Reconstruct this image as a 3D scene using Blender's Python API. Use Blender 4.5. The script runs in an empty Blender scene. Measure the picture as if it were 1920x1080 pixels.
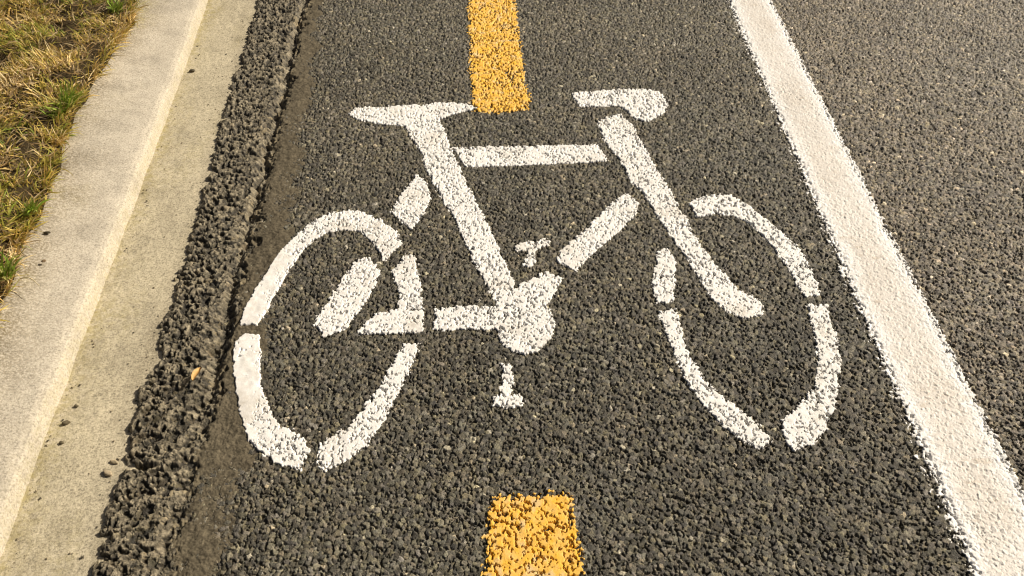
import bpy, math, random
import numpy as np
from mathutils import Vector

# ------------------------------------------------------------------ camera, sky, sun, exposure
sc = bpy.context.scene
col = sc.collection
CAM_H = 0.97                       # metres above the asphalt
FPX = 1600.0                       # focal length in pixels of a 1920 wide frame (30 mm lens)
PITCH = math.atan(1490.0 / FPX)    # the horizon lies well above the frame
cd = bpy.data.cameras.new('camera')
cd.sensor_width = 36.0
cd.lens = FPX / 1920.0 * 36.0
cd.clip_start = 0.01
cd.clip_end = 3000.0
cam = bpy.data.objects.new('camera', cd)
col.objects.link(cam)
cam.location = (0, 0, CAM_H)
cam.rotation_euler = (math.pi / 2 - PITCH, 0, 0)
sc.camera = cam

SUN_AZ = math.radians(66)          # clockwise from +Y
SUN_EL = math.radians(36)
world = bpy.data.worlds.new('World')
sc.world = world
world.use_nodes = True
wn = world.node_tree
bg = wn.nodes['Background']
sky = wn.nodes.new('ShaderNodeTexSky')
sky.sky_type = 'NISHITA'
sky.sun_disc = False
sky.sun_elevation = SUN_EL
sky.sun_rotation = SUN_AZ
sky.dust_density = 5.0
sky.air_density = 0.6
warm = wn.nodes.new('ShaderNodeMix'); warm.data_type = 'RGBA'; warm.blend_type = 'MULTIPLY'
warm.inputs[0].default_value = 1.0
warm.inputs[7].default_value = (1.0, 0.94, 0.84, 1)             # the photograph's warm white balance
wn.links.new(sky.outputs[0], warm.inputs[6])
wn.links.new(warm.outputs[2], bg.inputs[0])
bg.inputs[1].default_value = 0.05
sl = bpy.data.lights.new('sun', 'SUN')
sl.energy = 4.6
sl.angle = math.radians(0.5)
sl.color = (1.0, 0.915, 0.775)
so = bpy.data.objects.new('sun', sl)
col.objects.link(so)
sv = Vector((math.sin(SUN_AZ) * math.cos(SUN_EL), math.cos(SUN_AZ) * math.cos(SUN_EL), math.sin(SUN_EL)))
so.rotation_euler = sv.to_track_quat('Z', 'Y').to_euler()
so.location = (4, 3, 6)
vs = sc.view_settings
vs.view_transform = 'Standard'
vs.look = 'None'
vs.exposure = 0.42
vs.gamma = 1.0
vs.use_curve_mapping = False
sc.cycles.filter_width = 1.15

# ------------------------------------------------------------------ helpers
rng = np.random.default_rng(7)
random.seed(7)
F32 = np.float32
CP, SP = math.cos(PITCH), math.sin(PITCH)


def gnd(u, v, z=0.0):
    """where a point seen at (u, v) in the photograph lies on a level surface of height z"""
    u = np.asarray(u, float); v = np.asarray(v, float)
    a = FPX; b = 540.0 - v; r = u - 960.0
    dy = CP * a + SP * b
    dz = -SP * a + CP * b
    t = (z - CAM_H) / dz
    return r * t, dy * t


def hash2(ix, iy, seed):
    U = np.uint32
    h = ix.astype(np.int32).astype(U) * U(374761393) + iy.astype(np.int32).astype(U) * U(668265263) + U((seed * 974634777) & 0xFFFFFFFF)
    h = (h ^ (h >> U(13))) * U(1274126177)
    h = h ^ (h >> U(16))
    h = h * U(2246822519)
    h = h ^ (h >> U(13))
    return h.astype(F32) * F32(1.0 / 4294967296.0)


def vnoise(x, y, size, seed):
    """value noise in -1..1 with features of the given size in metres"""
    px = x / size; py = y / size
    ix = np.floor(px); iy = np.floor(py)
    fx = (px - ix).astype(F32); fy = (py - iy).astype(F32)
    fx = fx * fx * (3 - 2 * fx); fy = fy * fy * (3 - 2 * fy)
    a = hash2(ix, iy, seed); b = hash2(ix + 1, iy, seed)
    c = hash2(ix, iy + 1, seed); d = hash2(ix + 1, iy + 1, seed)
    return ((a + (b - a) * fx) * (1 - fy) + (c + (d - c) * fx) * fy) * 2 - 1


def fbm(x, y, size, seed, oct=3):
    s = 0.0; amp = 1.0; tot = 0.0
    ca, sa = math.cos(0.6), math.sin(0.6)
    for k in range(oct):
        s = s + amp * vnoise(x, y, size, seed + 17 * k)
        tot += amp; amp *= 0.55; size *= 0.5
        x, y = ca * x - sa * y + 3.1, sa * x + ca * y + 1.7
    return s / tot


def sstep(a, b, x):
    t = np.clip((x - a) / (b - a), 0, 1)
    return t * t * (3 - 2 * t)


def chips(x, y, spacing, seed, rmin=0.5, rmax=0.8, rise=0.2, tilt=0.35, wall=1.0, pw=1.5):
    """angular stone chips packed side by side: height (in metres) and an id per chip"""
    px = (x / spacing).astype(F32); py = (y / spacing).astype(F32)
    ix = np.floor(px).astype(np.int32); iy = np.floor(py).astype(np.int32)
    x0 = ix.min() - 1; y0 = iy.min() - 1
    GX, GY = np.meshgrid(np.arange(x0, ix.max() + 2), np.arange(y0, iy.max() + 2), indexing='ij')
    nyc = GX.shape[1]
    H = lambda k: hash2(GX, GY, seed + k).ravel()
    ccx = (GX.ravel() + 0.02 + 0.96 * H(0)).astype(F32); ccy = (GY.ravel() + 0.02 + 0.96 * H(1)).astype(F32)
    ang = H(2) * 6.2832
    ir = 1.0 / (rmin + (rmax - rmin) * H(3) ** pw)
    DX = []; DY = []
    for k in range(5):
        th = ang + k * 1.2566 + 0.7 * (H(10 + k) - 0.5); sc_ = (0.75 + 0.6 * H(20 + k)) * ir
        DX.append((np.cos(th) * sc_).astype(F32)); DY.append((np.sin(th) * sc_).astype(F32))
    tx = ((H(4) - 0.5) * 2 * tilt).astype(F32); ty = ((H(5) - 0.5) * 2 * tilt).astype(F32)
    top = ((H(6) - 0.5) * 2 * rise).astype(F32); idh = H(7); wr = (wall / ir).astype(F32)
    best = np.full(x.shape, -9.0, F32); idn = np.zeros(x.shape, F32)
    lin = (ix - x0) * nyc + (iy - y0)
    for ox in (-1, 0, 1):
        for oy in (-1, 0, 1):
            c = lin + ox * nyc + oy
            dx = px - ccx[c]; dy = py - ccy[c]
            q = dx * DX[0][c] + dy * DY[0][c]
            for k in range(1, 5):
                np.maximum(q, dx * DX[k][c] + dy * DY[k][c], out=q)
            np.maximum(q, 0, out=q)
            z = top[c] + tx[c] * dx + ty[c] * dy - wr[c] * (0.09 * q * q + np.maximum(q - 0.85, 0) * 2.1)
            m = z > best
            best = np.where(m, z, best)
            idn = np.where(m, idh[c], idn)
    return best * spacing, idn


def poly_sd(x, y, P):
    """signed distance to a polygon, positive inside"""
    d = np.full(x.shape, 1e9); ins = np.zeros(x.shape, bool)
    n = len(P)
    for i in range(n):
        ax, ay = P[i]; bx, by = P[(i + 1) % n]
        ex, ey = bx - ax, by - ay
        wx, wy = x - ax, y - ay
        t = np.clip((wx * ex + wy * ey) / (ex * ex + ey * ey + 1e-12), 0, 1)
        d = np.minimum(d, (wx - ex * t) ** 2 + (wy - ey * t) ** 2)
        cnd = (ay > y) != (by > y)
        xi = ax + (y - ay) * ex / (ey if abs(ey) > 1e-9 else 1e-9)
        ins ^= cnd & (x < xi)
    d = np.sqrt(d)
    return np.where(ins, d, -d)


def mesh_obj(name, V, Fq, mat, colors=None, parent=None, origin=None, smooth=True, attrs=None):
    V = np.asarray(V, F32)
    if origin is not None:
        V = V - np.asarray(origin, F32)
    Fq = np.asarray(Fq, np.int32)
    k = Fq.shape[1]
    me = bpy.data.meshes.new(name)
    me.vertices.add(len(V)); me.vertices.foreach_set('co', V.ravel())
    me.loops.add(Fq.size); me.loops.foreach_set('vertex_index', Fq.ravel())
    me.polygons.add(len(Fq))
    me.polygons.foreach_set('loop_start', np.arange(0, Fq.size, k, dtype=np.int32))
    me.polygons.foreach_set('loop_total', np.full(len(Fq), k, np.int32))
    me.polygons.foreach_set('use_smooth', np.full(len(Fq), smooth))
    me.update(calc_edges=True)
    if colors is not None:
        a = me.color_attributes.new('Col', 'FLOAT_COLOR', 'POINT')
        c = np.ones((len(V), 4), F32); c[:, :3] = colors
        a.data.foreach_set('color', c.ravel())
    for an, av in (attrs or {}).items():
        a = me.attributes.new(an, 'FLOAT', 'POINT')
        a.data.foreach_set('value', np.asarray(av, F32))
    me.materials.append(mat)
    o = bpy.data.objects.new(name, me)
    col.objects.link(o)
    if origin is not None and parent is None:
        o.location = origin
    if parent is not None:
        o.parent = parent
    return o


def sub_grid(fmask, XYZ, extra=()):
    """the quads of the big grid chosen by fmask, as a compact mesh"""
    n, m = XYZ.shape[:2]
    idx = np.arange(n * m).reshape(n, m)
    q = np.stack([idx[:-1, :-1], idx[:-1, 1:], idx[1:, 1:], idx[1:, :-1]], -1)[fmask]
    used, inv = np.unique(q.ravel(), return_inverse=True)
    return XYZ.reshape(-1, 3)[used], inv.reshape(-1, 4), [e.reshape(n * m, -1)[used] for e in extra]


def tag(o, label=None, cat=None, group=None, kind=None):
    if label: o['label'] = label
    if cat: o['category'] = cat
    if group: o['group'] = group
    if kind: o['kind'] = kind
    return o


def empty(name, loc):
    o = bpy.data.objects.new(name, None)
    o.empty_display_size = 0.05
    col.objects.link(o); o.location = loc
    return o


# ------------------------------------------------------------------ materials
def new_mat(name, rough=0.8, spec=0.3):
    m = bpy.data.materials.new(name); m.use_nodes = True
    nt = m.node_tree; b = nt.nodes['Principled BSDF']
    b.inputs['Roughness'].default_value = rough
    b.inputs['Specular IOR Level'].default_value = spec
    return m, nt, b


def N(nt, t, **kw):
    n = nt.nodes.new(t)
    for k, v in kw.items():
        if k in n.inputs: n.inputs[k].default_value = v
        else: setattr(n, k, v)
    return n


def ramp(nt, fac, stops):
    r = nt.nodes.new('ShaderNodeValToRGB'); e = r.color_ramp.elements
    while len(e) < len(stops): e.new(0.5)
    for i, (p, c) in enumerate(stops):
        e[i].position = p
        e[i].color = (c, c, c, 1) if isinstance(c, (int, float)) else (*c, 1)
    nt.links.new(fac, r.inputs[0])
    return r.outputs[0]


def mix(nt, fac, a, b, mode='MIX'):
    n = nt.nodes.new('ShaderNodeMix'); n.data_type = 'RGBA'; n.blend_type = mode
    for s, v in ((0, fac), (6, a), (7, b)):
        if hasattr(v, 'links'): nt.links.new(v, n.inputs[s])
        elif isinstance(v, tuple): n.inputs[s].default_value = (*v, 1)
        else: n.inputs[s].default_value = v
    return n.outputs[2]


def noise(nt, scale, detail=4, rough=0.6):
    t = nt.nodes.get('tc') or N(nt, 'ShaderNodeTexCoord', name='tc')
    n = N(nt, 'ShaderNodeTexNoise', Scale=scale, Detail=detail, Roughness=rough)
    nt.links.new(t.outputs['Object'], n.inputs['Vector'])
    return n.outputs['Fac']


def bump(nt, b, h, strength, dist):
    n = N(nt, 'ShaderNodeBump', Strength=strength, Distance=dist)
    nt.links.new(h, n.inputs['Height'])
    nt.links.new(n.outputs[0], b.inputs['Normal'])


def mat_vcol(name, rough, spec, bscale=700, bstr=0.5, bdist=0.001, grain=(0.7, 1.3), gscale=500):
    m, nt, b = new_mat(name, rough, spec)
    a = N(nt, 'ShaderNodeVertexColor', layer_name='Col')
    g = ramp(nt, noise(nt, gscale, 3, 0.7), [(0.3, grain[0]), (0.7, grain[1])])
    nt.links.new(mix(nt, 1.0, a.outputs[0], g, 'MULTIPLY'), b.inputs['Base Color'])
    bump(nt, b, noise(nt, bscale, 3, 0.6), bstr, bdist)
    return m


M_ASPH = mat_vcol('asphalt', 0.58, 0.40, 800, 1.0, 0.0016, (0.58, 1.42), 520)
M_SILT = mat_vcol('dry_silt', 0.95, 0.1, 900, 0.6, 0.0008, (0.72, 1.25), 800)
M_LEAF = mat_vcol('dry_leaf', 0.6, 0.3, 300, 0.2, 0.0005)
M_STONE = mat_vcol('pebble_stone', 0.85, 0.25, 600, 0.5, 0.001)


def mat_paint(name, rgb, dirt, dirty=0.25, rough=0.5):
    m, nt, b = new_mat(name, 0.62, 0.3)
    f = ramp(nt, noise(nt, 60, 5, 0.7), [(0.38, 0.0), (0.72, 1.0)])
    c = mix(nt, f, rgb, tuple(r * (1 - dirty) + d * dirty for r, d in zip(rgb, dirt)))
    g = ramp(nt, noise(nt, 700, 2, 0.6), [(0.33, 0.86), (0.6, 1.0)])
    a = N(nt, 'ShaderNodeAttribute', attribute_name='grime')
    c2 = mix(nt, a.outputs['Fac'], c, dirt)
    nt.links.new(mix(nt, 1.0, c2, g, 'MULTIPLY'), b.inputs['Base Color'])
    bump(nt, b, noise(nt, 900, 3, 0.6), rough, 0.0008)
    return m


M_WHITE = mat_paint('white_road_paint', (0.80, 0.78, 0.74), (0.55, 0.495, 0.41), 0.15)
M_LINE = mat_paint('white_line_paint', (0.78, 0.765, 0.735), (0.55, 0.49, 0.415), 0.25, 0.25)
M_YELLOW = mat_paint('yellow_road_paint', (0.78, 0.43, 0.036), (0.70, 0.50, 0.24), 0.55)


def mat_concrete(name, base, dark, moss, speck=0.5, sandy=0.5):
    m, nt, b = new_mat(name, 0.92, 0.15)
    t = N(nt, 'ShaderNodeTexCoord', name='tc')
    c = mix(nt, ramp(nt, noise(nt, 7, 5, 0.6), [(0.35, 0.0), (0.68, 1.0)]), base, tuple(k * 0.86 for k in base))
    # sandy grain
    g = ramp(nt, noise(nt, 330, 4, 0.75), [(0.37, 1 - sandy), (0.50, 1.0), (0.64, 1 + 0.35 * sandy)])
    c = mix(nt, 1.0, c, g, 'MULTIPLY')
    # grime near the grass, moss along the channel
    a = N(nt, 'ShaderNodeAttribute', attribute_name='grime')
    gr = N(nt, 'ShaderNodeMath', operation='MULTIPLY')
    nt.links.new(a.outputs['Fac'], gr.inputs[0])
    nt.links.new(ramp(nt, noise(nt, 260, 5, 0.8), [(0.43, 0.22), (0.56, 1.0)]), gr.inputs[1])
    c = mix(nt, gr.outputs[0], c, dark)
    a2 = N(nt, 'ShaderNodeAttribute', attribute_name='moss')
    g2 = N(nt, 'ShaderNodeMath', operation='MULTIPLY')
    nt.links.new(a2.outputs['Fac'], g2.inputs[0])
    nt.links.new(ramp(nt, noise(nt, 90, 5, 0.75), [(0.40, 0.0), (0.62, 1.0)]), g2.inputs[1])
    c = mix(nt, g2.outputs[0], c, moss)
    # dark grains of grit set in the surface
    for sc_, lim, amt in ((95, 0.13, speck), (190, 0.16, speck), (360, 0.2, speck * 0.8)):
        v = N(nt, 'ShaderNodeTexVoronoi', Scale=sc_)
        nt.links.new(t.outputs['Object'], v.inputs['Vector'])
        pick = N(nt, 'ShaderNodeSeparateColor'); nt.links.new(v.outputs['Color'], pick.inputs[0])
        sel = N(nt, 'ShaderNodeMath', operation='GREATER_THAN'); sel.inputs[1].default_value = 0.78
        nt.links.new(pick.outputs[0], sel.inputs[0])
        dd = ramp(nt, v.outputs['Distance'], [(lim * 0.6, amt), (lim * 1.6, 0.0)])
        mm = N(nt, 'ShaderNodeMath', operation='MULTIPLY')
        nt.links.new(sel.outputs[0], mm.inputs[0]); nt.links.new(dd, mm.inputs[1])
        m2 = N(nt, 'ShaderNodeMath', operation='MULTIPLY')
        nt.links.new(mm.outputs[0], m2.inputs[0])
        nt.links.new(ramp(nt, noise(nt, 22, 4, 0.6), [(0.42, 0.25), (0.60, 1.0)]), m2.inputs[1])
        c = mix(nt, m2.outputs[0], c, (0.10, 0.085, 0.06))
    w = ramp(nt, noise(nt, 55, 5, 0.75), [(0.38, 0.93), (0.50, 1.0), (0.62, 1.03)])
    c = mix(nt, 1.0, c, w, 'MULTIPLY')
    # broad stains, drawn out along the channel
    w = ramp(nt, noise(nt, 14, 6, 0.65), [(0.36, 0.82), (0.50, 1.0), (0.66, 1.07)])
    c = mix(nt, 1.0, c, w, 'MULTIPLY')
    nt.links.new(c, b.inputs['Base Color'])
    bump(nt, b, noise(nt, 380, 4, 0.7), 0.6, 0.0015)
    return m


M_KERB = mat_concrete('kerb_concrete', (0.515, 0.462, 0.372), (0.15, 0.12, 0.07), (0.34, 0.30, 0.12), 0.6, 0.42)
M_GUTTER = mat_concrete('gutter_concrete', (0.510, 0.446, 0.315), (0.17, 0.14, 0.09), (0.30, 0.25, 0.09), 0.75, 0.50)
m_, nt_, b_ = new_mat('verge_soil', 0.95, 0.1)
nt_.links.new(ramp(nt_, noise(nt_, 120, 5, 0.7), [(0.3, (0.022, 0.016, 0.008)), (0.7, (0.07, 0.05, 0.024))]), b_.inputs['Base Color'])
bump(nt_, b_, noise(nt_, 150, 5, 0.7), 0.8, 0.006)
M_SOIL = m_
m_, nt_, b_ = new_mat('outer_ground', 0.95, 0.1)
nt_.links.new(ramp(nt_, noise(nt_, 3, 8, 0.7), [(0.3, (0.07, 0.065, 0.02)), (0.7, (0.20, 0.16, 0.06))]), b_.inputs['Base Color'])
M_GROUND = m_
m_, nt_, b_ = new_mat('grass_blades', 0.55, 0.3)
a_ = N(nt_, 'ShaderNodeVertexColor', layer_name='Col')
nt_.links.new(a_.outputs[0], b_.inputs['Base Color'])
tr_ = N(nt_, 'ShaderNodeBsdfTranslucent'); nt_.links.new(a_.outputs[0], tr_.inputs[0])
ms_ = N(nt_, 'ShaderNodeMixShader'); ms_.inputs[0].default_value = 0.35
nt_.links.new(b_.outputs[0], ms_.inputs[1]); nt_.links.new(tr_.outputs[0], ms_.inputs[2])
nt_.links.new(ms_.outputs[0], nt_.nodes['Material Output'].inputs[0])
M_GRASS = m_

# ------------------------------------------------------------------ plan of the place: edges running along the road
Z_GUT = -0.0075


def edge(pts, z=0.0):
    p = np.array(pts, float)
    x, y = gnd(p[:, 0], p[:, 1], z)
    o = np.argsort(y); x, y = x[o], y[o]
    c = np.polyfit(y, x, 1)
    x0, x1 = x[0], x[-1]; y0, y1 = y[0], y[-1]

    def f(q):
        r = np.interp(q, y, x)
        r = np.where(q < y0, x0 + (q - y0) * c[0], r)
        return np.where(q > y1, x1 + (q - y1) * c[0], r)
    return f


def edge_fit(pts, z=0.0, deg=2):
    p = np.array(pts, float)
    x, y = gnd(p[:, 0], p[:, 1], z)
    c = np.polyfit(y, x, deg)
    y0, y1 = y.min() - 0.1, y.max() + 0.2
    d = np.polyder(c)

    def f(q):
        qc = np.clip(q, y0, y1)
        return np.polyval(c, qc) + np.polyval(d, qc) * (q - qc)
    return f


Z_KT = 0.045
E_GRASS = edge([(258, -20), (247, 43), (203, 110), (165, 167), (127, 233), (100, 320), (86, 370), (60, 420), (30, 477), (8, 547), (-60, 690), (-150, 880), (-240, 1080)], Z_KT + 0.012)
E_FOOT = edge_fit([(390, 0), (367, 80), (327, 187), (297, 267), (262, 356), (217, 470), (173, 600), (133, 716), (83, 833), (33, 953), (0, 1060)], Z_GUT, 3)
E_LIP = edge([(484, -20), (480, 0), (460, 80), (443, 133), (433, 173), (410, 233), (403, 283), (383, 353), (380, 377), (363, 427), (350, 470), (330, 520), (327, 560), (303, 613), (293, 667), (270, 720), (247, 780), (233, 867), (217, 913), (200, 967), (177, 1053), (170, 1100)])
E_GROOVE = edge_fit([(563, 17), (547, 107), (527, 173), (510, 227), (493, 300), (463, 453), (450, 520), (423, 573), (405, 647), (375, 753), (360, 820), (340, 920), (310, 1060)], 0, 2)
E_DUST = edge([(604, -20), (600, 33), (590, 133), (580, 217), (567, 317), (547, 410), (532, 510), (520, 577), (500, 660), (495, 760), (475, 837), (450, 937), (428, 1040)])
E_L1 = edge_fit([(1367, 0), (1420, 123), (1513, 337), (1580, 493), (1673, 713), (1723, 830), (1833, 1073)], 0, 2)
E_L2 = edge_fit([(1443, 0), (1622, 350), (1714, 530), (1807, 710), (1913, 920), (1990, 1070)], 0, 2)

# ------------------------------------------------------------------ the asphalt as a relief of packed chips
# fine where the photograph looks, coarser on every side around it (depression angles and bearings, then metres)
vv = np.concatenate([np.arange(1780, 1112, -4.0), np.linspace(1112, -32, 1190), np.arange(-36, -440, -4.0)])
uu = np.concatenate([np.arange(-520, 110, 5.0), np.linspace(112, 1998, 1720), np.arange(2003, 3250, 5.0)])
NR, NC = len(vv), len(uu)
_, yrow = gnd(0 * vv, vv)
dep = CP * yrow + SP * CAM_H
X = ((uu[None, :] - 960.0) / FPX * dep[:, None])
Y = np.repeat(yrow[:, None], NC, 1)

xg, xd, xl = E_GROOVE(yrow)[:, None], E_DUST(yrow)[:, None], E_LIP(yrow)[:, None]
x1, x2 = E_L1(yrow)[:, None], E_L2(yrow)[:, None]
wob = vnoise(X, Y, 0.03, 91) * 0.006 + vnoise(X, Y, 0.012, 92) * 0.004

wx_ = X + vnoise(X, Y, 0.004, 31) * 0.0010; wy_ = Y + vnoise(X, Y, 0.004, 32) * 0.0010
big, bid = chips(wx_, wy_, 0.0049, 100, rmin=0.28, rmax=0.92, rise=0.24, tilt=0.50, wall=1.4, pw=1.2)
small, sid = chips(wx_, wy_, 0.0027, 300, rmin=0.35, rmax=0.80, rise=0.30, tilt=0.6, wall=1.2)
fine = vnoise(X, Y, 0.0019, 61) * 0.00030
Zn = np.maximum(big, small - 0.0016)
stone_id = np.where(big >= small - 0.0016, bid, sid)
Zn = Zn + fbm(X, Y, 0.014, 62, 2) * 0.0008
capz = 0.0002 + (stone_id - 0.5) * 0.0007                       # rolled flat: chips pressed to about one level
Zn = np.where(Zn > capz, capz + 0.48 * (Zn - capz), Zn)
Zn = np.where(Zn < -0.0006, -0.0006 + 2.0 * (Zn + 0.0006), Zn)
Zn = np.maximum(Zn, -0.0062)
und = fbm(X, Y, 0.16, 71, 3) * 0.0016
# coarse broken edge
ex, eid = chips(wx_, wy_, 0.0068, 500, rmin=0.25, rmax=0.80, rise=0.40, tilt=0.65, wall=1.2, pw=1.0)
ex2, eid2 = chips(wx_ + 0.2, wy_, 0.0040, 700, rmin=0.30, rmax=0.75, rise=0.42, tilt=0.6, wall=1.2)
exz = np.maximum(ex, ex2 - 0.0004) + vnoise(X, Y, 0.0045, 63) * 0.0007
exi = np.where(ex > ex2 - 0.0004, eid, eid2)
clump = fbm(X, Y, 0.035, 81, 3)
wl = 1 - sstep(0.004, 0.022, X - xg + wob + 0.016 * fbm(X, Y, 0.02, 36, 4))                      # 1 on the broken edge strip
wstrip = sstep(-0.006, 0.014, X - xg + wob) * (1 - sstep(-0.012, 0.012, X - xd + 2 * wob))
lip_d = X - xl + 1.0 * wob + fbm(X, Y, 0.014, 82, 3) * 0.004      # distance inward from the ragged edge
holes = sstep(-0.02, 0.42, vnoise(X, Y, 0.0095, 64) * 0.6 + vnoise(X, Y, 0.0052, 65) * 0.6)
inner = sstep(-0.060, -0.008, X - xg + 0.02 * fbm(X, Y, 0.04, 30, 3))     # the broken strip flattens out towards the slot
Zlip = np.minimum(exz * 1.0 + clump * 0.0012, 0.0011 + 0.25 * (exz + clump * 0.0012)) - 0.0062 * holes
Zlip = Zlip * (1 - 0.45 * inner) - 0.0004
jag = fbm(X, Y, 0.022, 33, 5)
gro = np.exp(-((X - xg + 0.013 * jag + 0.004 * vnoise(X, Y, 0.006, 29)) / (0.0092 + 0.0035 * vnoise(X, Y, 0.05, 34))) ** 2) * (0.35 + 0.65 * sstep(0.62, 0.95, Y)) * sstep(-0.80, -0.10, 0.55 * vnoise(X, Y * 0.7, 0.026, 83) + 0.55 * fbm(X, Y, 0.011, 89, 3) + 0.12)
gro = gro + 0.55 * np.exp(-((X - xg - 0.016 + 0.02 * jag) / 0.006) ** 2) * sstep(0.1, 0.5, fbm(X, Y, 0.016, 35, 3))
basin = -0.0135 * np.clip(gro, 0, 1.1)
Z = (1 - wl) * (Zn + und) + wl * Zlip + basin - 0.0022 * wstrip
stone_id = np.where(wl > 0.5, exi, stone_id)
Z = Z + fine
gap = np.exp(-((Y - float(gnd(250, 872)[1]) + 0.3 * wob) / 0.0038) ** 2) * (1 - sstep(0.02, 0.05, lip_d))
fall = 0.013 * gap + np.clip(-lip_d, 0, None) * 2.2 + np.clip(0.006 - lip_d, 0, None) * 0.6
Z = Z - fall
# silt that has settled over the stones
lvl_lip = -0.0042 + 0.0034 * fbm(X, Y, 0.026, 84, 3) + 0.0040 * inner * (0.55 + 0.6 * fbm(X, Y, 0.035, 85, 3)) - 0.005 * holes - 0.012 * gap
lvl_strip = -0.0007 + 0.0018 * fbm(X, Y, 0.011, 86, 5) + 0.0014 * fbm(X, Y, 0.06, 90, 2)
lvl_lane = -0.0050
edge_s = sstep(-0.030, 0.030, X - xd + 2.4 * wob + 0.014 * vnoise(X, Y, 0.09, 87)) ** 0.9
S_ = (1 - edge_s) * lvl_strip + edge_s * lvl_lane
SILT = wl * lvl_lip + (1 - wl) * S_ + basin * 1.05 + vnoise(X, Y, 0.0022, 88) * 0.00045 + vnoise(X, Y, 0.0048, 99) * 0.0006
SILT = SILT - np.clip(0.004 - lip_d, 0, None) * 3.0

# colour of each chip
h1 = stone_id; h2 = (stone_id * 37.7) % 1.0; h3 = (stone_id * 91.3) % 1.0
lum = 0.040 + 0.145 * h1 ** 1.7
lum = np.where(h2 > 0.975, lum * 2.4 + 0.06, lum)
warm = h3
road_side = (X > (x1 + x2) / 2)
h4 = (stone_id * 53.9) % 1.0                                     # a few chips lilac, a few olive
C = np.stack([lum * (1.04 + 0.10 * warm), lum * (0.945 + 0.06 * h4), lum * (0.82 - 0.18 * warm - 0.06 * h4)], -1)
broad = 1.0 + 0.20 * fbm(X, Y, 0.22, 95, 4) + 0.10 * vnoise(X, Y, 0.018, 94)
brn = np.clip(0.5 + 0.9 * fbm(X, Y, 0.13, 93, 4), 0, 1)[..., None]          # brownish dusty patches
C = C * broad[..., None] * (1 + brn * np.array([0.05, 0.015, -0.03]))
C = np.where(road_side[..., None], C * np.array([1.62, 1.56, 1.60]), C)
# the broken edge is powdered with pale dust
pw = (wl * np.clip(0.02 + sstep(-0.0030, 0.0012, Zlip - clump * 0.0022) * (0.44 + 0.30 * fbm(X, Y, 0.02, 96, 3) + 0.46 * vnoise(X, Y, 0.0034, 59)), 0, 0.85))[..., None]
C = C * (1 - np.array([0.56, 0.59, 0.65]) * wl[..., None])
C = C * (1 - pw) + np.array([0.36, 0.305, 0.205]) * pw
XYZ = np.stack([X, Y, Z], -1).astype(F32)
C = C.astype(F32)

fc = lambda A: 0.25 * (A[:-1, :-1] + A[:-1, 1:] + A[1:, 1:] + A[1:, :-1])
f_lip = fc(lip_d); f_side = fc(X - (x1 + x2) / 2)


def far_sheet(V, Fq, Cc, xa, xb, z=-0.0085):
    """the same surface carried on, coarser, well past the view"""
    ys = np.concatenate([np.linspace(-30, yrow[0], 12)[:-1], np.linspace(yrow[0], yrow[-1], 40), np.linspace(yrow[-1], 60, 20)[1:]])
    A = np.stack([xa(ys), ys, 0 * ys + z], -1); B = np.stack([xb(ys), ys, 0 * ys + z], -1)
    n = len(ys); base = len(V)
    i = np.arange(n - 1)
    q = np.stack([base + i, base + n + i, base + n + i + 1, base + i + 1], -1)
    cc = np.tile(np.array([[0.085, 0.08, 0.068]]), (2 * n, 1))
    return np.concatenate([V, A, B]), np.concatenate([Fq, q]), np.concatenate([Cc, cc])


EM = lambda y: 0.5 * (E_L1(y) + E_L2(y))
V, Q, (Cc,) = sub_grid((f_lip > -0.012) & (f_side < 0), XYZ, (C,))
V, Q, Cc = far_sheet(V, Q, Cc, lambda y: np.where((y >= yrow[0] - 1e-6) & (y <= yrow[-1] + 1e-6), E_DUST(y) + 0.012, E_LIP(y) + 0.01), EM)
tag(mesh_obj('bike_lane', V, Q, M_ASPH, Cc), 'dark chipped asphalt of the bike lane between gutter and white line', kind='structure')
V, Q, (Cc,) = sub_grid(f_side >= 0, XYZ, (C,))
V, Q, Cc = far_sheet(V, Q, Cc, EM, lambda y: 0 * y + 9.0)
tag(mesh_obj('road', V, Q, M_ASPH, Cc), 'paler coarse asphalt of the road right of the white line', kind='structure')

# silt sheet: only where it stands clear of the stones
dS = SILT - Z
fm = (fc(dS) > -0.0012) & (f_lip > -0.004) & (fc(X - xd) < 0.05)
sb = 0.5 + 0.5 * fbm(X, Y, 0.03, 97, 4)
SC = np.stack([0.140 + 0.07 * sb, 0.115 + 0.058 * sb, 0.074 + 0.036 * sb], -1)
dk = ((1 - wl) * 0.42)[..., None]
SC = SC * (1 - dk) + np.array([0.060, 0.047, 0.030]) * dk
SC = SC * (1 + 0.22 * wl[..., None] * inner[..., None])
SC = SC * (1 - (1 - wl[..., None]) * np.array([0.20, 0.18, 0.14]))
SC = SC * (1.0 + 0.20 * vnoise(X, Y, 0.006, 98) + 0.30 * vnoise(X, Y, 0.0026, 58) + 0.22 * fbm(X * 1.8, Y * 0.5, 0.03, 57, 4))[..., None]
V, Q, (Cc,) = sub_grid(fm, np.stack([X, Y, SILT], -1).astype(F32), (SC.astype(F32),))
tag(mesh_obj('silt', V, Q, M_SILT, Cc), 'brown silt settled in a strip along the broken asphalt edge', kind='stuff')

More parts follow.
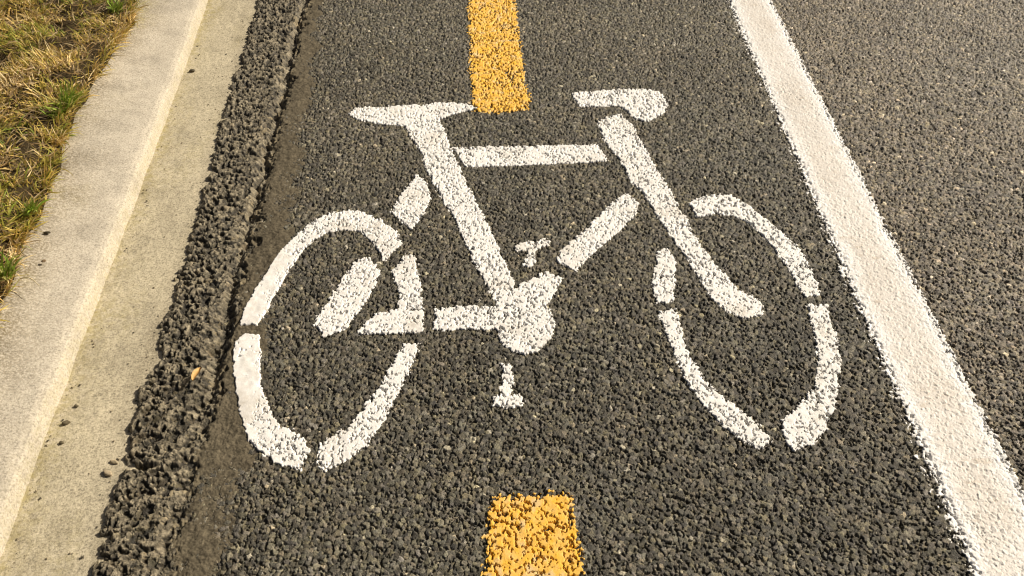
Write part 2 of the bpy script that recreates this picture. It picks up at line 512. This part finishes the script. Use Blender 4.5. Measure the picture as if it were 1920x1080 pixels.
# ------------------------------------------------------------------ painted markings
SURF = np.maximum(Z, SILT)
inn = (np.abs(X - 0.1) < 0.25) & (np.abs(Y - 1.2) < 0.5)
smp = np.sort((Z - und)[inn][::31])
HN = np.interp(Z - und, smp, np.linspace(0, 1, len(smp))).astype(F32)
silt_cov = sstep(-0.0004, 0.0004, dS)
HN = np.maximum(HN, silt_cov * (0.52 + 0.30 * vnoise(X, Y, 0.004, 45) + 0.22 * fbm(X, Y, 0.012, 39, 2)))
LEVEL = und + 0.0009 + 0.0004 * vnoise(X, Y, 0.008, 40)           # the skin of paint bridges the smaller hollows
FILL = 0.92
edge_n = vnoise(X, Y, 0.009, 41) * 0.0022 + vnoise(X, Y, 0.025, 42) * 0.0016
edge_n = edge_n * (1 - 0.7 * silt_cov)


def paint_offset(sd, pmax, w_out, w_in, wear=0.05, thick=0.0006, en=1.0, lift=0.0):
    p = pmax * sstep(-w_out, w_in, sd + en * edge_n) + wear * np.minimum(0.25, fbm(X, Y, 0.06, 43, 4)) * (sd > -w_out)
    return np.clip((HN - (1 - p)) * 0.016, -0.0016, np.maximum(thick, FILL * (LEVEL + lift - SURF) + thick))


def clamp_window(P, pad):
    xs = P[:, 0]; ys = P[:, 1]
    r = np.where((yrow > ys.min() - pad) & (yrow < ys.max() + pad))[0]
    return slice(r[0], r[-1] + 1)


STROKES = {
 'wheel_rear': [
  [(753,455),(740,433),(707,410),(670,395),(640,398),(617,400),(580,421),(558,438),(533,463),(507,500),(480,543),(460,580),(452,607),(480,607),(497,587),(517,550),(540,506),(560,477),(587,449),(617,434),(645,430),(673,432),(700,453),(722,487)],
  [(440,640),(458,627),(483,627),(488,660),(487,720),(497,750),(520,800),(550,811),(570,826),(577,848),(563,880),(520,865),(490,846),(467,825),(450,770),(443,720),(438,670)],
  [(757,647),(783,647),(773,680),(757,713),(723,777),(690,830),(640,867),(610,883),(597,868),(600,832),(627,815),(657,801),(707,737),(733,693)],
  [(763,477),(778,485),(786,533),(792,580),(750,578),(750,547),(737,507)]],
 'wheel_front': [
  [(1293,380),(1323,368),(1370,367),(1403,387),(1440,417),(1480,450),(1507,483),(1527,527),(1535,553),(1513,553),(1497,536),(1480,503),(1447,457),(1413,423),(1377,403),(1340,400),(1307,407)],
  [(1237,470),(1250,468),(1263,493),(1260,563),(1233,567),(1225,533)],
  [(1238,587),(1263,582),(1280,643),(1300,683),(1327,720),(1357,750),(1413,790),(1443,830),(1425,840),(1390,823),(1347,787),(1317,749),(1291,718),(1270,670),(1250,623)],
  [(1517,573),(1547,573),(1563,627),(1573,673),(1570,720),(1563,763),(1547,803),(1520,830),(1487,843),(1473,817),(1469,790),(1507,757),(1530,722),(1537,670),(1527,610)]],
 'saddle': [[(656,213),(673,202),(723,200),(787,198),(827,193),(870,195),(893,202),(873,208),(840,217),(822,224),(757,236),(707,231),(670,223)]],
 'seat_tube': [[(757,233),(823,225),(840,267),(873,347),(887,370),(927,453),(953,510),(966,545),(935,575),(907,523),(887,487),(853,410),(823,360),(800,320),(793,290)]],
 'top_tube': [[(853,278),(973,275),(1120,272),(1137,302),(973,310),(873,312)]],
 'handlebar': [[(1073,175),(1160,168),(1220,168),(1240,177),(1253,193),(1243,213),(1215,227),(1193,223),(1173,207),(1160,198),(1087,200)]],
 'fork': [[(1120,227),(1160,213),(1183,233),(1207,277),(1233,320),(1257,360),(1280,403),(1300,440),(1330,483),(1360,517),(1380,546),(1413,557),(1431,573),(1423,590),(1393,595),(1363,583),(1341,566),(1313,525),(1280,470),(1267,453),(1233,403),(1207,360),(1187,343),(1163,300),(1133,260)]],
 'down_tube': [[(1173,363),(1197,381),(1193,397),(1160,433),(1113,473),(1080,507),(1043,490),(1053,470),(1113,417),(1150,380)],
  [(960,545),(1023,510),(1053,523),(1040,547),(1018,575),(975,600)]],
 'chainstay': [[(817,579),(927,574),(950,600),(936,617),(813,617)],
  [(792,582),(794,590),(787,621),(671,626),(700,591),(750,579)]],
 'seat_stay': [[(667,490),(690,483),(710,510),(690,557),(647,617),(610,630),(590,610),(620,560)],
  [(783,327),(800,345),(807,370),(793,400),(770,428),(733,397),(750,370)]],
 'chainring': [[(931,570),(966,540),(1015,570),(1030,588),(1037,605),(1034,630),(1020,650),(1004,660),(985,664),(962,658),(938,640),(933,617)]],
 'pedal_upper': [[(962,458),(993,450),(1027,447),(1031,460),(1005,471),(1006,492),(997,502),(977,500),(984,485),(988,471),(965,471)]],
 'pedal_lower': [[(937,681),(958,686),(963,713),(962,735),(984,741),(984,758),(960,767),(920,764),(923,748),(938,735),(941,713)]],
}
LABELS = {'wheel_rear': 'left wheel painted in four white arcs', 'wheel_front': 'right wheel painted in four white arcs',
          'pedal_upper': 'upper pedal painted as a small white T', 'pedal_lower': 'lower pedal painted as a worn white blot'}
names = list(STROKES)
sds = []
for nme in names:
    best = np.full(X.shape, -1.0, F32)
    for P in STROKES[nme]:
        P = np.array(P, float)
        W = np.stack(gnd(P[:, 0], P[:, 1]), -1)
        rs = clamp_window(W, 0.03)
        cm = (X[rs] > W[:, 0].min() - 0.03).any(0) & (X[rs] < W[:, 0].max() + 0.03).any(0)
        cs = np.where(cm)[0]; cs = slice(cs[0], cs[-1] + 1)
        best[rs, cs] = np.maximum(best[rs, cs], poly_sd(X[rs, cs], Y[rs, cs], W) + (-0.0030 if 'pedal' in nme else 0.0010 if nme == 'wheel_front' else 0.0))
    sds.append(best)
SD = np.max(sds, 0)
OWN = np.argmax(np.stack([fc(s) for s in sds]), 0)
off = paint_offset(SD + 0.0006, 0.92, 0.0050, 0.0030, 0.20, en=0.6)
PZ = np.stack([X, Y, SURF + off], -1).astype(F32)
cover = np.maximum.reduce([off[:-1, :-1], off[:-1, 1:], off[1:, 1:], off[1:, :-1]]) > -0.0002
cover &= (fc(SD) > -0.02)
grime0 = 0.45 * sstep(0.0, 0.7, fbm(X, Y, 0.05, 44, 4)) + 0.25 * sstep(0.1, 0.9, vnoise(X, Y, 0.004, 38)) + 0.25 * silt_cov * sstep(0.0, 0.6, vnoise(X, Y, 0.01, 46))
bx_, by_ = gnd(1000, 600)
bike = tag(empty('bicycle_symbol', (float(bx_), float(by_), 0.0)), 'white stencilled bicycle symbol painted in worn strokes on the dark bike lane', 'road marking')
for k, nme in enumerate(names):
    V, Q, (G,) = sub_grid(cover & (OWN == k), PZ, (grime0.astype(F32),))
    o = mesh_obj('wheel' if 'wheel' in nme else ('pedal' if 'pedal' in nme else nme), V, Q, M_WHITE, parent=bike,
                 origin=bike.location, attrs={'grime': G.ravel()})
    if nme in LABELS: o['label'] = LABELS[nme]

for pts, lab in (([(868,-230),(877,0),(880,130),(887,200),(889,209),(930,214),(994,207),(995,188),(985,150),(976,80),(970,30),(967,0),(947,-230)],
                  'yellow centre dash behind the bicycle symbol, ending between saddle and handlebar'),
                 ([(912,938),(935,930),(1060,922),(1074,932),(1073,970),(1090,1040),(1094,1080),(1150,1600),(865,1600),(908,1080)],
                  'yellow centre dash nearest the viewer, starting below the lower pedal')):
    P = np.array(pts, float); W = np.stack(gnd(P[:, 0], P[:, 1]), -1)
    sd = poly_sd(X, Y, W) - 0.0025
    # where the dash meets the white saddle the white lies on top
    offy = np.where(SD > -0.004, -0.0012, paint_offset(sd, 0.81, 0.008, 0.007, 0.26, lift=0.0001))
    cv = (np.maximum.reduce([offy[:-1, :-1], offy[:-1, 1:], offy[1:, 1:], offy[1:, :-1]]) > -0.0002) & (fc(sd) > -0.02)
    gy = 0.9 * sstep(0.15, 0.75, vnoise(X, Y, 0.007, 47) * 0.6 + 0.5 * fbm(X, Y, 0.02, 48, 2))
    V, Q, (G,) = sub_grid(cv, np.stack([X, Y, SURF + offy], -1).astype(F32), (gy.astype(F32),))
    c0 = (float(W[:, 0].mean()), float(W[:, 1].mean()), 0.0)
    tag(mesh_obj('lane_dash', V, Q, M_YELLOW, origin=c0, attrs={'grime': G.ravel()}), lab, 'road marking', 'yellow centre dashes on the bike lane')

# the thick white edge line: a smooth skin inside, stones showing through its ragged edges
sdl = X - x1; sdr = x2 - X
sd = np.minimum(sdl, sdr)
pl = 0.26 * sstep(-0.020, 0.0, sdl + 1.5 * edge_n) + 0.84 * sstep(-0.006, 0.004, sdl + 0.5 * edge_n)
pr = 1.1 * sstep(-0.007, 0.001, sdr + 0.5 * edge_n)
p = np.minimum(pl, pr) + 0.08 * fbm(X, Y, 0.05, 51, 3) * (sd > -0.01)
offl = np.clip((HN - (1 - p)) * 0.004, -0.0012, 0.0006)
fill = sstep(0.001, 0.009, sd + 0.9 * edge_n) * (0.95 - 0.22 * sstep(0.1, 0.7, fbm(X, Y, 0.06, 52, 4)))
flat = und + 0.0007 + vnoise(X, Y, 0.0024, 53) * 0.00014 + fbm(X, Y, 0.012, 54, 2) * 0.00016
pit = np.clip(flat - Z, 0, 1)
deep = sstep(0.0028, 0.0042, pit) * (1 - 0.80 * fill)
zl = np.maximum(SURF + offl, SURF * (1 - fill) + (flat + 0.3 * np.clip(SURF - flat, 0, 1)) * fill + 0.0002 * fill - 0.003 * (fill < 0.05)) - 0.002 * deep
gl = 0.30 * np.clip(vnoise(X, Y, 0.0026, 49) + 0.6 * vnoise(X, Y, 0.006, 50) - 0.1, 0, 1) + 0.80 * sstep(0.008, 0.034, sd + 3 * edge_n) * (0.62 + 0.38 * fbm(X, Y, 0.08, 55, 4)) + 0.5 * sstep(0.45, 0.8, fbm(X * 1.0, Y * 2.2, 0.03, 56, 3))
zl = np.where(fill > 0.4, np.maximum(zl, SURF + 0.00015 - 0.002 * deep), zl)
dl = zl - SURF
cv = (np.maximum.reduce([dl[:-1, :-1], dl[:-1, 1:], dl[1:, 1:], dl[1:, :-1]]) > -0.0002) & (fc(sd) > -0.035)
V, Q, (G,) = sub_grid(cv, np.stack([X, Y, zl], -1).astype(F32), (np.clip(gl, 0, 1).astype(F32),))
tag(mesh_obj('edge_line', V, Q, M_LINE, attrs={'grime': G.ravel()}), 'thick white edge line with ragged sides dividing bike lane from road', 'road marking')

# ------------------------------------------------------------------ gutter and kerb
yk = np.concatenate([np.linspace(-30, 0.3, 40)[:-1], np.linspace(0.3, 2.6, 900), np.linspace(2.6, 60, 60)[1:]])


def strip(xa, xb, zf, cols):
    t = np.linspace(0, 1, cols)
    Xs = xa[:, None] * (1 - t) + xb[:, None] * t
    Ys = np.repeat(yk[:, None], cols, 1)
    Zs = zf(Xs, Ys, t[None, :] + 0 * Xs)
    n, m = Xs.shape
    idx = np.arange(n * m).reshape(n, m)
    q = np.stack([idx[:-1, :-1], idx[:-1, 1:], idx[1:, 1:], idx[1:, :-1]], -1).reshape(-1, 4)
    return Xs, Ys, Zs, q


foot = E_FOOT(yk); foot = foot + 0.0016 * vnoise(foot, yk, 0.06, 201)
Xs, Ys, Zs, q = strip(foot - 0.004, E_LIP(yk) + 0.05, lambda x, y, t: Z_GUT - 0.02 * sstep(0.012, 0.022, x - E_LIP(y)) + 0.0012 * fbm(x, y, 0.12, 202, 4) + 0.0003 * vnoise(x, y, 0.006, 203), 180)
dk_ = Xs - foot[:, None]
moss = 1.05 * np.exp(-np.clip(dk_ - 0.004, 0, None) / 0.024) * (0.55 + 0.45 * fbm(Xs, Ys, 0.07, 204, 3))
moss += 0.35 * sstep(0.1, 0.7, fbm(Xs, Ys * 0.4, 0.08, 205, 4))
grm = 0.45 * sstep(0.1, 0.7, fbm(Xs, Ys * 0.35, 0.04, 206, 4)) + 0.5 * np.exp(-np.abs(Xs - E_LIP(yk)[:, None]) / 0.012)
tag(mesh_obj('gutter', np.stack([Xs, Ys, Zs], -1).reshape(-1, 3), q, M_GUTTER, attrs={'grime': np.clip(grm, 0, 1).ravel(), 'moss': np.clip(moss, 0, 1).ravel()}),
    'sandy concrete gutter channel between kerb and asphalt', kind='structure')

# kerb profile from the channel upward: distance left of the foot, height
prof = np.array([(-0.0, Z_GUT - 0.01), (-0.001, Z_GUT), (-0.003, Z_GUT + 0.010), (-0.005, Z_GUT + 0.018), (-0.0062, Z_GUT + 0.0225), (-0.009, Z_GUT + 0.0258), (-0.017, Z_GUT + 0.0292), (-0.060, Z_GUT + 0.0390)])
gx = E_GRASS(yk) - 0.03
ns = 46
t = np.linspace(0, len(prof) - 1, ns)
pd = np.interp(t, np.arange(len(prof)), prof[:, 0]); pz = np.interp(t, np.arange(len(prof)), prof[:, 1])
pz = np.convolve(np.pad(pz, 2, 'edge'), [.1, .2, .4, .2, .1], 'valid')
XA = foot[:, None] + pd[None, :]
ZA = np.repeat(pz[None, :], len(yk), 0)
tt = np.linspace(0, 1, 120)[1:]
XB = XA[:, -1:] * (1 - tt) + gx[:, None] * tt
ZB = pz[-1] + (Z_KT + 0.014 - pz[-1]) * tt[None, :] + 0 * XB
XK = np.concatenate([XA, XB], 1)[:, ::-1]; ZK = np.concatenate([ZA, ZB], 1)[:, ::-1]
YK = np.repeat(yk[:, None], XK.shape[1], 1)
nose = np.exp(-(((foot[:, None] - XK) - 0.012) / 0.014) ** 2)
ZK = ZK + nose * 0.0022 * fbm(XK * 0.4, YK, 0.06, 216, 4) + 0.0012 * fbm(XK, YK, 0.10, 211, 4) + 0.0002 * vnoise(XK, YK, 0.005, 212)
n, m = XK.shape
idx = np.arange(n * m).reshape(n, m)
q = np.stack([idx[:-1, :-1], idx[:-1, 1:], idx[1:, 1:], idx[1:, :-1]], -1).reshape(-1, 4)
dg = XK - E_GRASS(yk)[:, None]
grm = 1.25 * np.exp(-(np.clip(dg, 0, None) / 0.068) ** 1.3) * (0.75 + 0.6 * fbm(XK, YK, 0.06, 213, 4)) + 0.06 * sstep(0.2, 0.8, fbm(XK, YK, 0.05, 214, 4))
mss = 0.35 * np.exp(-np.clip(dg - 0.02, 0, None) / 0.03) * sstep(-0.1, 0.6, fbm(XK, YK, 0.06, 215, 3)) + 0.8 * np.exp(-np.clip(-(XK - foot[:, None]), 0, None) / 0.006) * 0.6
tag(mesh_obj('kerb', np.stack([XK, YK, ZK], -1).reshape(-1, 3), q, M_KERB, attrs={'grime': np.clip(grm, 0, 1).ravel(), 'moss': np.clip(mss, 0, 1).ravel()}),
    'pale rounded concrete kerb with dirty speckled back beside the grass', kind='structure')

# ------------------------------------------------------------------ verge, outer ground
ys = np.concatenate([np.linspace(-30, 0.4, 16)[:-1], np.linspace(0.4, 2.7, 160), np.linspace(2.7, 60, 20)[1:]])
ts = np.concatenate([np.linspace(0, 0.8, 70), np.linspace(0.9, 25, 12)])
Xv = E_GRASS(ys)[:, None] + 0.002 - ts[None, :] + 0.012 * vnoise(E_GRASS(ys)[:, None] + 0 * ts[None], ys[:, None] + 0 * ts[None], 0.05, 221) * np.exp(-ts[None, :] / 0.02)
Yv = np.repeat(ys[:, None], len(ts), 1)


def soil_z(x, y, t):
    return Z_KT + 0.010 + 0.014 * sstep(0, 0.06, t) + 0.020 * fbm(x, y, 0.07, 222, 3) * sstep(0.0, 0.04, t)


Zv = soil_z(Xv, Yv, ts[None, :] + 0 * Xv)
n, m = Xv.shape
idx = np.arange(n * m).reshape(n, m)
q = np.stack([idx[:-1, :-1], idx[1:, :-1], idx[1:, 1:], idx[:-1, 1:]], -1).reshape(-1, 4)
tag(mesh_obj('verge', np.stack([Xv, Yv, Zv], -1).reshape(-1, 3), q, M_SOIL), 'dark soil of the grass verge behind the kerb', kind='structure')
R = 1500.0
tag(mesh_obj('ground', [(-R, -R, -0.12), (R, -R, -0.12), (R, R, -0.12), (-R, R, -0.12)], [(0, 1, 2, 3)], M_GROUND), 'open grassy ground beyond the road', kind='structure')


# ------------------------------------------------------------------ grass
def blades(bx, by, bz, az, ln, wd, lean, curl, c0, c1, seg=5):
    """ribbons that rise, lean over and curl; one V-shaped strip each"""
    n = len(bx)
    s = np.linspace(0, 1, seg + 1)
    ang = lean[:, None] + curl[:, None] * s[None, :]              # angle from vertical
    st = ln[:, None] / seg
    hx = np.concatenate([np.zeros((n, 1)), np.cumsum(np.sin(ang[:, :-1]) * st, 1)], 1)
    hz = np.concatenate([np.zeros((n, 1)), np.cumsum(np.cos(ang[:, :-1]) * st, 1)], 1)
    tw = az[:, None] + 0.5 * s[None, :] * np.sin(bx * 977)[:, None]
    cx = bx[:, None] + hx * np.cos(tw); cy = by[:, None] + hx * np.sin(tw); cz = bz[:, None] + hz
    w = wd[:, None] * (1 - s[None, :] ** 2.2) * (0.6 + 0.4 * np.minimum(1, s[None, :] * 4)) + 0.0001
    roll = np.sin(bx * 3331 + by * 771)[:, None]
    lx = -np.sin(tw) * w * 0.5; ly = np.cos(tw) * w * 0.5; lz = roll * w * 0.35
    L = np.stack([cx + lx, cy + ly, cz + lz], -1); Rr = np.stack([cx - lx, cy - ly, cz - lz], -1)
    V = np.stack([L, Rr], 2).reshape(n, -1, 3)
    k = np.arange(seg) * 2
    f = np.stack([k, k + 1, k + 3, k + 2], -1)
    Fq = (np.arange(n)[:, None, None] * (2 * (seg + 1)) + f[None]).reshape(-1, 4)
    cc = c0[:, None, :] * (1 - s)[None, :, None] + c1[:, None, :] * s[None, :, None]
    Cv = np.repeat(cc, 2, axis=1).reshape(-1, 3)
    return V.reshape(-1, 3), Fq, Cv


nb = 64000
by = rng.uniform(0.55, 3.3, 170000)
bt = rng.uniform(0, 1, 170000) * 0.78 - 0.006
bx = E_GRASS(by) - bt
vis = (bx > -(by * CP + SP * CAM_H) * 0.6 - 0.36)
bx, by, bt = bx[vis], by[vis], bt[vis]
den = fbm(bx, by, 0.05, 231, 3)
keep = rng.uniform(-0.55, 0.45, len(bx)) < den * 1.9 + 0.06
bx, by, bt = bx[keep][:nb], by[keep][:nb], bt[keep][:nb]
edge_w = E_GRASS(by) + 0.012 * vnoise(bx * 0, by, 0.05, 232) + 0.008 * vnoise(bx * 0, by, 0.02, 239)
bx = np.minimum(bx, edge_w)
# a fringe that leans out over the kerb
ne = 4200
ey = rng.uniform(0.55, 3.3, ne)
ek = (fbm(ey * 0, ey, 0.05, 241, 3) + rng.normal(0, 0.25, ne)) > -0.05
ey = ey[ek]; ne = len(ey)
bx = np.concatenate([bx, E_GRASS(ey) - rng.uniform(-0.004, 0.02, ne)]); by = np.concatenate([by, ey]); bt = np.concatenate([bt, np.full(ne, 0.02)])
n = len(bx)
clx = fbm(bx, by, 0.05, 233, 2) * 3.0 + fbm(bx, by, 0.12, 234, 2) * 3.0
az = clx * 1.6 + rng.normal(0, 1.5, n) + 0.4
ln = rng.uniform(0.010, 0.038, n) * (1 + 0.7 * fbm(bx, by, 0.05, 235, 2))
wd = rng.uniform(0.0013, 0.0029, n)
az[-ne:] = rng.normal(-0.15, 0.8, ne); ln[-ne:] = rng.uniform(0.018, 0.050, ne)
lean = rng.uniform(0.25, 1.25, n); curl = rng.uniform(0.1, 1.3, n)
mixv = fbm(bx, by, 0.09, 236, 3) + rng.normal(0, 0.28, n)
pal = np.array([(0.78, 0.62, 0.33), (0.56, 0.39, 0.125), (0.45, 0.355, 0.07), (0.35, 0.34, 0.060), (0.22, 0.29, 0.040)])
pi = np.clip((mixv * 0.55 + 0.43) * 5 + rng.normal(0, 0.5, n), 0, 4.99).astype(int)
c1 = pal[pi] * rng.uniform(0.8, 1.6, n)[:, None]
c0 = c1 * 0.8 + np.array([0.03, 0.02, 0.005])
zz = soil_z(bx, by, np.clip(bt, 0, 1)) - 0.002
V, Q, Cv = blades(bx, by, zz, az, ln, wd, lean, curl, c0, c1)
# thatch: flat dry litter between the tufts
m2 = 15000
ty = rng.uniform(0.55, 3.3, m2); tb = rng.uniform(0.0, 0.6, m2); tx = E_GRASS(ty) - tb
vis = tx > -(ty * CP + SP * CAM_H) * 0.6 - 0.2
tx, ty, tb = tx[vis], ty[vis], tb[vis]; k = len(tx)
cs = np.array([(0.40, 0.29, 0.15), (0.30, 0.19, 0.08), (0.50, 0.38, 0.22)])[rng.integers(0, 3, k)] * rng.uniform(0.6, 1.15, k)[:, None]
V2, Q2, C2 = blades(tx, ty, soil_z(tx, ty, tb) + rng.uniform(0.002, 0.016, k), rng.uniform(0, 6.28, k), rng.uniform(0.015, 0.045, k), rng.uniform(0.0008, 0.0022, k), rng.uniform(1.25, 1.75, k), rng.uniform(-0.4, 0.4, k), cs, cs)
tag(mesh_obj('grass', np.concatenate([V, V2]), np.concatenate([Q, Q2 + len(V)]), M_GRASS, np.concatenate([Cv, C2])), 'dry matted grass of the verge, straw brown and olive', kind='stuff')


def tuft(u, v, nbl, lmax, azc, azw, label, spread=0.014, green=True):
    cx, cy = gnd(u, v, Z_KT + 0.015); cx = float(cx); cy = float(cy)
    r = rng.uniform(0, 1, nbl) ** 0.6 * spread; a = rng.uniform(0, 6.28, nbl)
    x = cx + r * np.cos(a); y = cy + r * np.sin(a) * 1.3
    z = np.full(nbl, Z_KT + 0.024)
    az_ = azc + rng.normal(0, azw, nbl)
    L = rng.uniform(0.4, 1.0, nbl) * lmax
    c = np.array([(0.28, 0.40, 0.045), (0.40, 0.50, 0.07), (0.22, 0.33, 0.035), (0.52, 0.50, 0.16)])[rng.integers(0, 4, nbl)] * rng.uniform(0.8, 1.2, nbl)[:, None]
    V, Q, Cc = blades(x, y, z, az_, L, rng.uniform(0.0024, 0.0046, nbl), rng.uniform(0.2, 0.9, nbl), rng.uniform(0.2, 1.0, nbl), c * 0.8, c, 6)
    tag(mesh_obj('grass_tuft', V, Q, M_GRASS, Cc, origin=(cx, cy, Z_KT + 0.012)), label, 'grass tuft', 'green grass tufts along the kerb')


tuft(128, 205, 70, 0.070, -0.2, 1.2, 'bright green grass tuft reaching over the kerb with long pointed blades')
tuft(112, 225, 40, 0.045, -0.9, 1.2, 'low green grass tuft just below the long bladed one on the kerb')
tuft(222, 28, 60, 0.050, 0.1, 1.3, 'green grass tuft at the top of the photo beside the kerb')
tuft(14, 525, 55, 0.050, -0.2, 1.2, 'green grass tuft where the verge leaves the photo at the left edge')
tuft(60, 405, 45, 0.036, -0.1, 1.2, 'olive grass tuft midway down the verge edge leaning onto the kerb')


def stalk(u0, v0, u1, v1, label, w=0.0022, z0=Z_KT + 0.02, z1=Z_KT + 0.016):
    a = np.array(gnd(u0, v0, z0)); b = np.array(gnd(u1, v1, z1)); k = 9
    t = np.linspace(0, 1, k); d = (b - a); nrm = np.array([-d[1], d[0]]) / np.hypot(*d)
    p = a[None] + d[None] * t[:, None] + nrm[None] * (0.0035 * np.sin(t * 4.0))[:, None]
    zc = z0 + (z1 - z0) * t + 0.004 * np.sin(t * 3.14)
    V = []; Q = []
    for i in range(k):
        ww = w * (1 - 0.7 * t[i]) * 0.5
        for j in range(4):
            an = j * math.pi / 2 + 0.3
            V.append((p[i, 0] + nrm[0] * ww * math.cos(an), p[i, 1] + nrm[1] * ww * math.cos(an), zc[i] + ww * math.sin(an)))
    for i in range(k - 1):
        for j in range(4):
            Q.append((i * 4 + j, i * 4 + (j + 1) % 4, i * 4 + 4 + (j + 1) % 4, i * 4 + 4 + j))
    o = (float(p[0, 0]), float(p[0, 1]), float(zc[0]))
    tag(mesh_obj('straw_stalk', V, Q, M_LEAF, np.tile([(0.55, 0.45, 0.26)], (len(V), 1)), origin=o), label, 'straw', 'straw stalks lying on the kerb')


stalk(165, 150, 205, 110, 'pale straw stalk lying from the grass onto the kerb')
stalk(203, 74, 223, 60, 'short pale straw stub at the upper kerb edge', 0.003)
stalk(38, 522, 76, 534, 'pale straw tip beside the lowest green tuft', 0.0024)


# ------------------------------------------------------------------ loose bits
def ico_points():
    import bmesh
    bm = bmesh.new(); bmesh.ops.create_icosphere(bm, subdivisions=3, radius=1.0)
    V = np.array([v.co[:] for v in bm.verts]); Fq = np.array([[v.index for v in f.verts] for f in bm.faces])
    bm.free(); return V, Fq


IV, IF = ico_points()


def pebble(u, v, z, sx, sy, sz, rot, rgb, label, seed):
    x, y = gnd(u, v, z); x = float(x); y = float(y)
    r = np.random.default_rng(seed)
    V = IV.copy()
    for _ in range(9):                                            # knock flat facets off a ball
        d = r.normal(size=3); d /= np.linalg.norm(d); lim = r.uniform(0.55, 0.85)
        s = V @ d; V = V - np.clip(s - lim, 0, None)[:, None] * d[None]
    V = V * np.array([sx, sy, sz]); c, s = math.cos(rot), math.sin(rot)
    V = np.stack([V[:, 0] * c - V[:, 1] * s, V[:, 0] * s + V[:, 1] * c, V[:, 2]], -1) + np.array([x, y, z + sz * 0.5])
    tag(mesh_obj('pebble', V, IF, M_STONE, np.tile([rgb], (len(V), 1)), origin=(x, y, z)), label, 'pebble', 'loose pebbles on the concrete')


pebble(203, 888, Z_GUT, 0.0085, 0.0048, 0.004, -0.4, (0.36, 0.29, 0.19), 'tan flat pebble on the gutter beside the gap in the asphalt edge', 1)
pebble(215, 868, Z_GUT, 0.0075, 0.0035, 0.003, -0.3, (0.33, 0.27, 0.17), 'thin tan pebble just above the flat one at the asphalt gap', 2)
pebble(125, 794, Z_GUT, 0.0062, 0.0040, 0.004, 0.5, (0.10, 0.08, 0.045), 'dark brown pebble lying in the gutter near the kerb foot', 3)
pebble(115, 832, Z_GUT, 0.0040, 0.0030, 0.003, 0.1, (0.11, 0.09, 0.05), 'small dark crumb in the mossy kerb foot', 4)
pebble(144, 762, Z_GUT, 0.0032, 0.0028, 0.0028, 0.1, (0.12, 0.10, 0.06), 'smallest dark crumb, uppermost of the three at the kerb foot', 8)
pebble(361, 135, Z_GUT, 0.0075, 0.0052, 0.005, 0.3, (0.10, 0.085, 0.055), 'dark lump lying on the upper gutter next to the kerb', 5)
pebble(82, 490, Z_KT, 0.0038, 0.0032, 0.0025, 0.3, (0.16, 0.11, 0.06), 'brown crumb on top of the pale kerb', 6)
pebble(88, 438, Z_KT, 0.0065, 0.0030, 0.003, 0.3, (0.07, 0.06, 0.035), 'black elongated crumb on the kerb below the olive tuft', 7)

# fine grit strewn in the channel, most of it against the broken edge and the kerb foot
ng = 420
gy = rng.uniform(0.45, 2.5, ng); side = rng.uniform(0, 1, ng)
gw = E_LIP(gy) - E_FOOT(gy)
gxx = np.where(side < 0.55, E_LIP(gy) - 0.004 - rng.exponential(0.014, ng), np.where(side < 0.75, E_FOOT(gy) + 0.003 + rng.exponential(0.012, ng), E_FOOT(gy) + rng.uniform(0.05, 0.95, ng) * gw))
gs = 0.0006 + 0.0013 * rng.uniform(0, 1, ng) ** 3
OV = np.array([(1, 0, 0), (-1, 0, 0), (0, 1, 0), (0, -1, 0), (0, 0, 1), (0, 0, -1)], float)
OF = np.array([(0, 2, 4), (2, 1, 4), (1, 3, 4), (3, 0, 4), (2, 0, 5), (1, 2, 5), (3, 1, 5), (0, 3, 5)])
GV = OV[None] * gs[:, None, None] * rng.uniform(0.6, 1.5, (ng, 6, 3)) * np.array([1.2, 1.2, 0.8])
ga = rng.uniform(0, 6.28, ng); cg, sg_ = np.cos(ga)[:, None], np.sin(ga)[:, None]
GV = np.stack([GV[..., 0] * cg - GV[..., 1] * sg_, GV[..., 0] * sg_ + GV[..., 1] * cg, GV[..., 2]], -1)
GV = GV + np.stack([gxx, gy, Z_GUT + 0.0004 + gs * 0.5], -1)[:, None, :]
GF = (OF[None] + (np.arange(ng) * 6)[:, None, None]).reshape(-1, 3)
GC = np.repeat(np.array([(0.07, 0.06, 0.04), (0.16, 0.13, 0.085), (0.24, 0.20, 0.13)])[rng.integers(0, 3, ng)], 6, axis=0)
tag(mesh_obj('grit', GV.reshape(-1, 3), GF, M_STONE, GC, smooth=False), 'fine dark grit strewn over the sandy gutter', kind='stuff')

# curled dry leaf caught on the broken asphalt edge
lx, ly = gnd(370, 703, 0.008)
k, m = 9, 5
V = []; Q = []
for i in range(k):
    t = i / (k - 1); w = 0.0052 * math.sin(math.pi * min(1, 0.06 + t * 0.94)) ** 0.8
    for j in range(m):
        s = (j / (m - 1) - 0.5) * 2
        a = (t - 0.5) * 0.024
        V.append((lx + a * 0.25 + s * w, ly + a - s * w * 0.2, 0.0085 + 0.0035 * s * s + 0.003 * math.sin(t * 3)))
for i in range(k - 1):
    for j in range(m - 1):
        Q.append((i * m + j, i * m + j + 1, i * m + m + j + 1, i * m + m + j))
tag(mesh_obj('dry_leaf', V, Q, M_LEAF, np.tile([(0.50, 0.30, 0.10)], (len(V), 1)), origin=(float(lx), float(ly), 0.008)), 'small curled orange dry leaf on the broken asphalt edge', 'leaf')
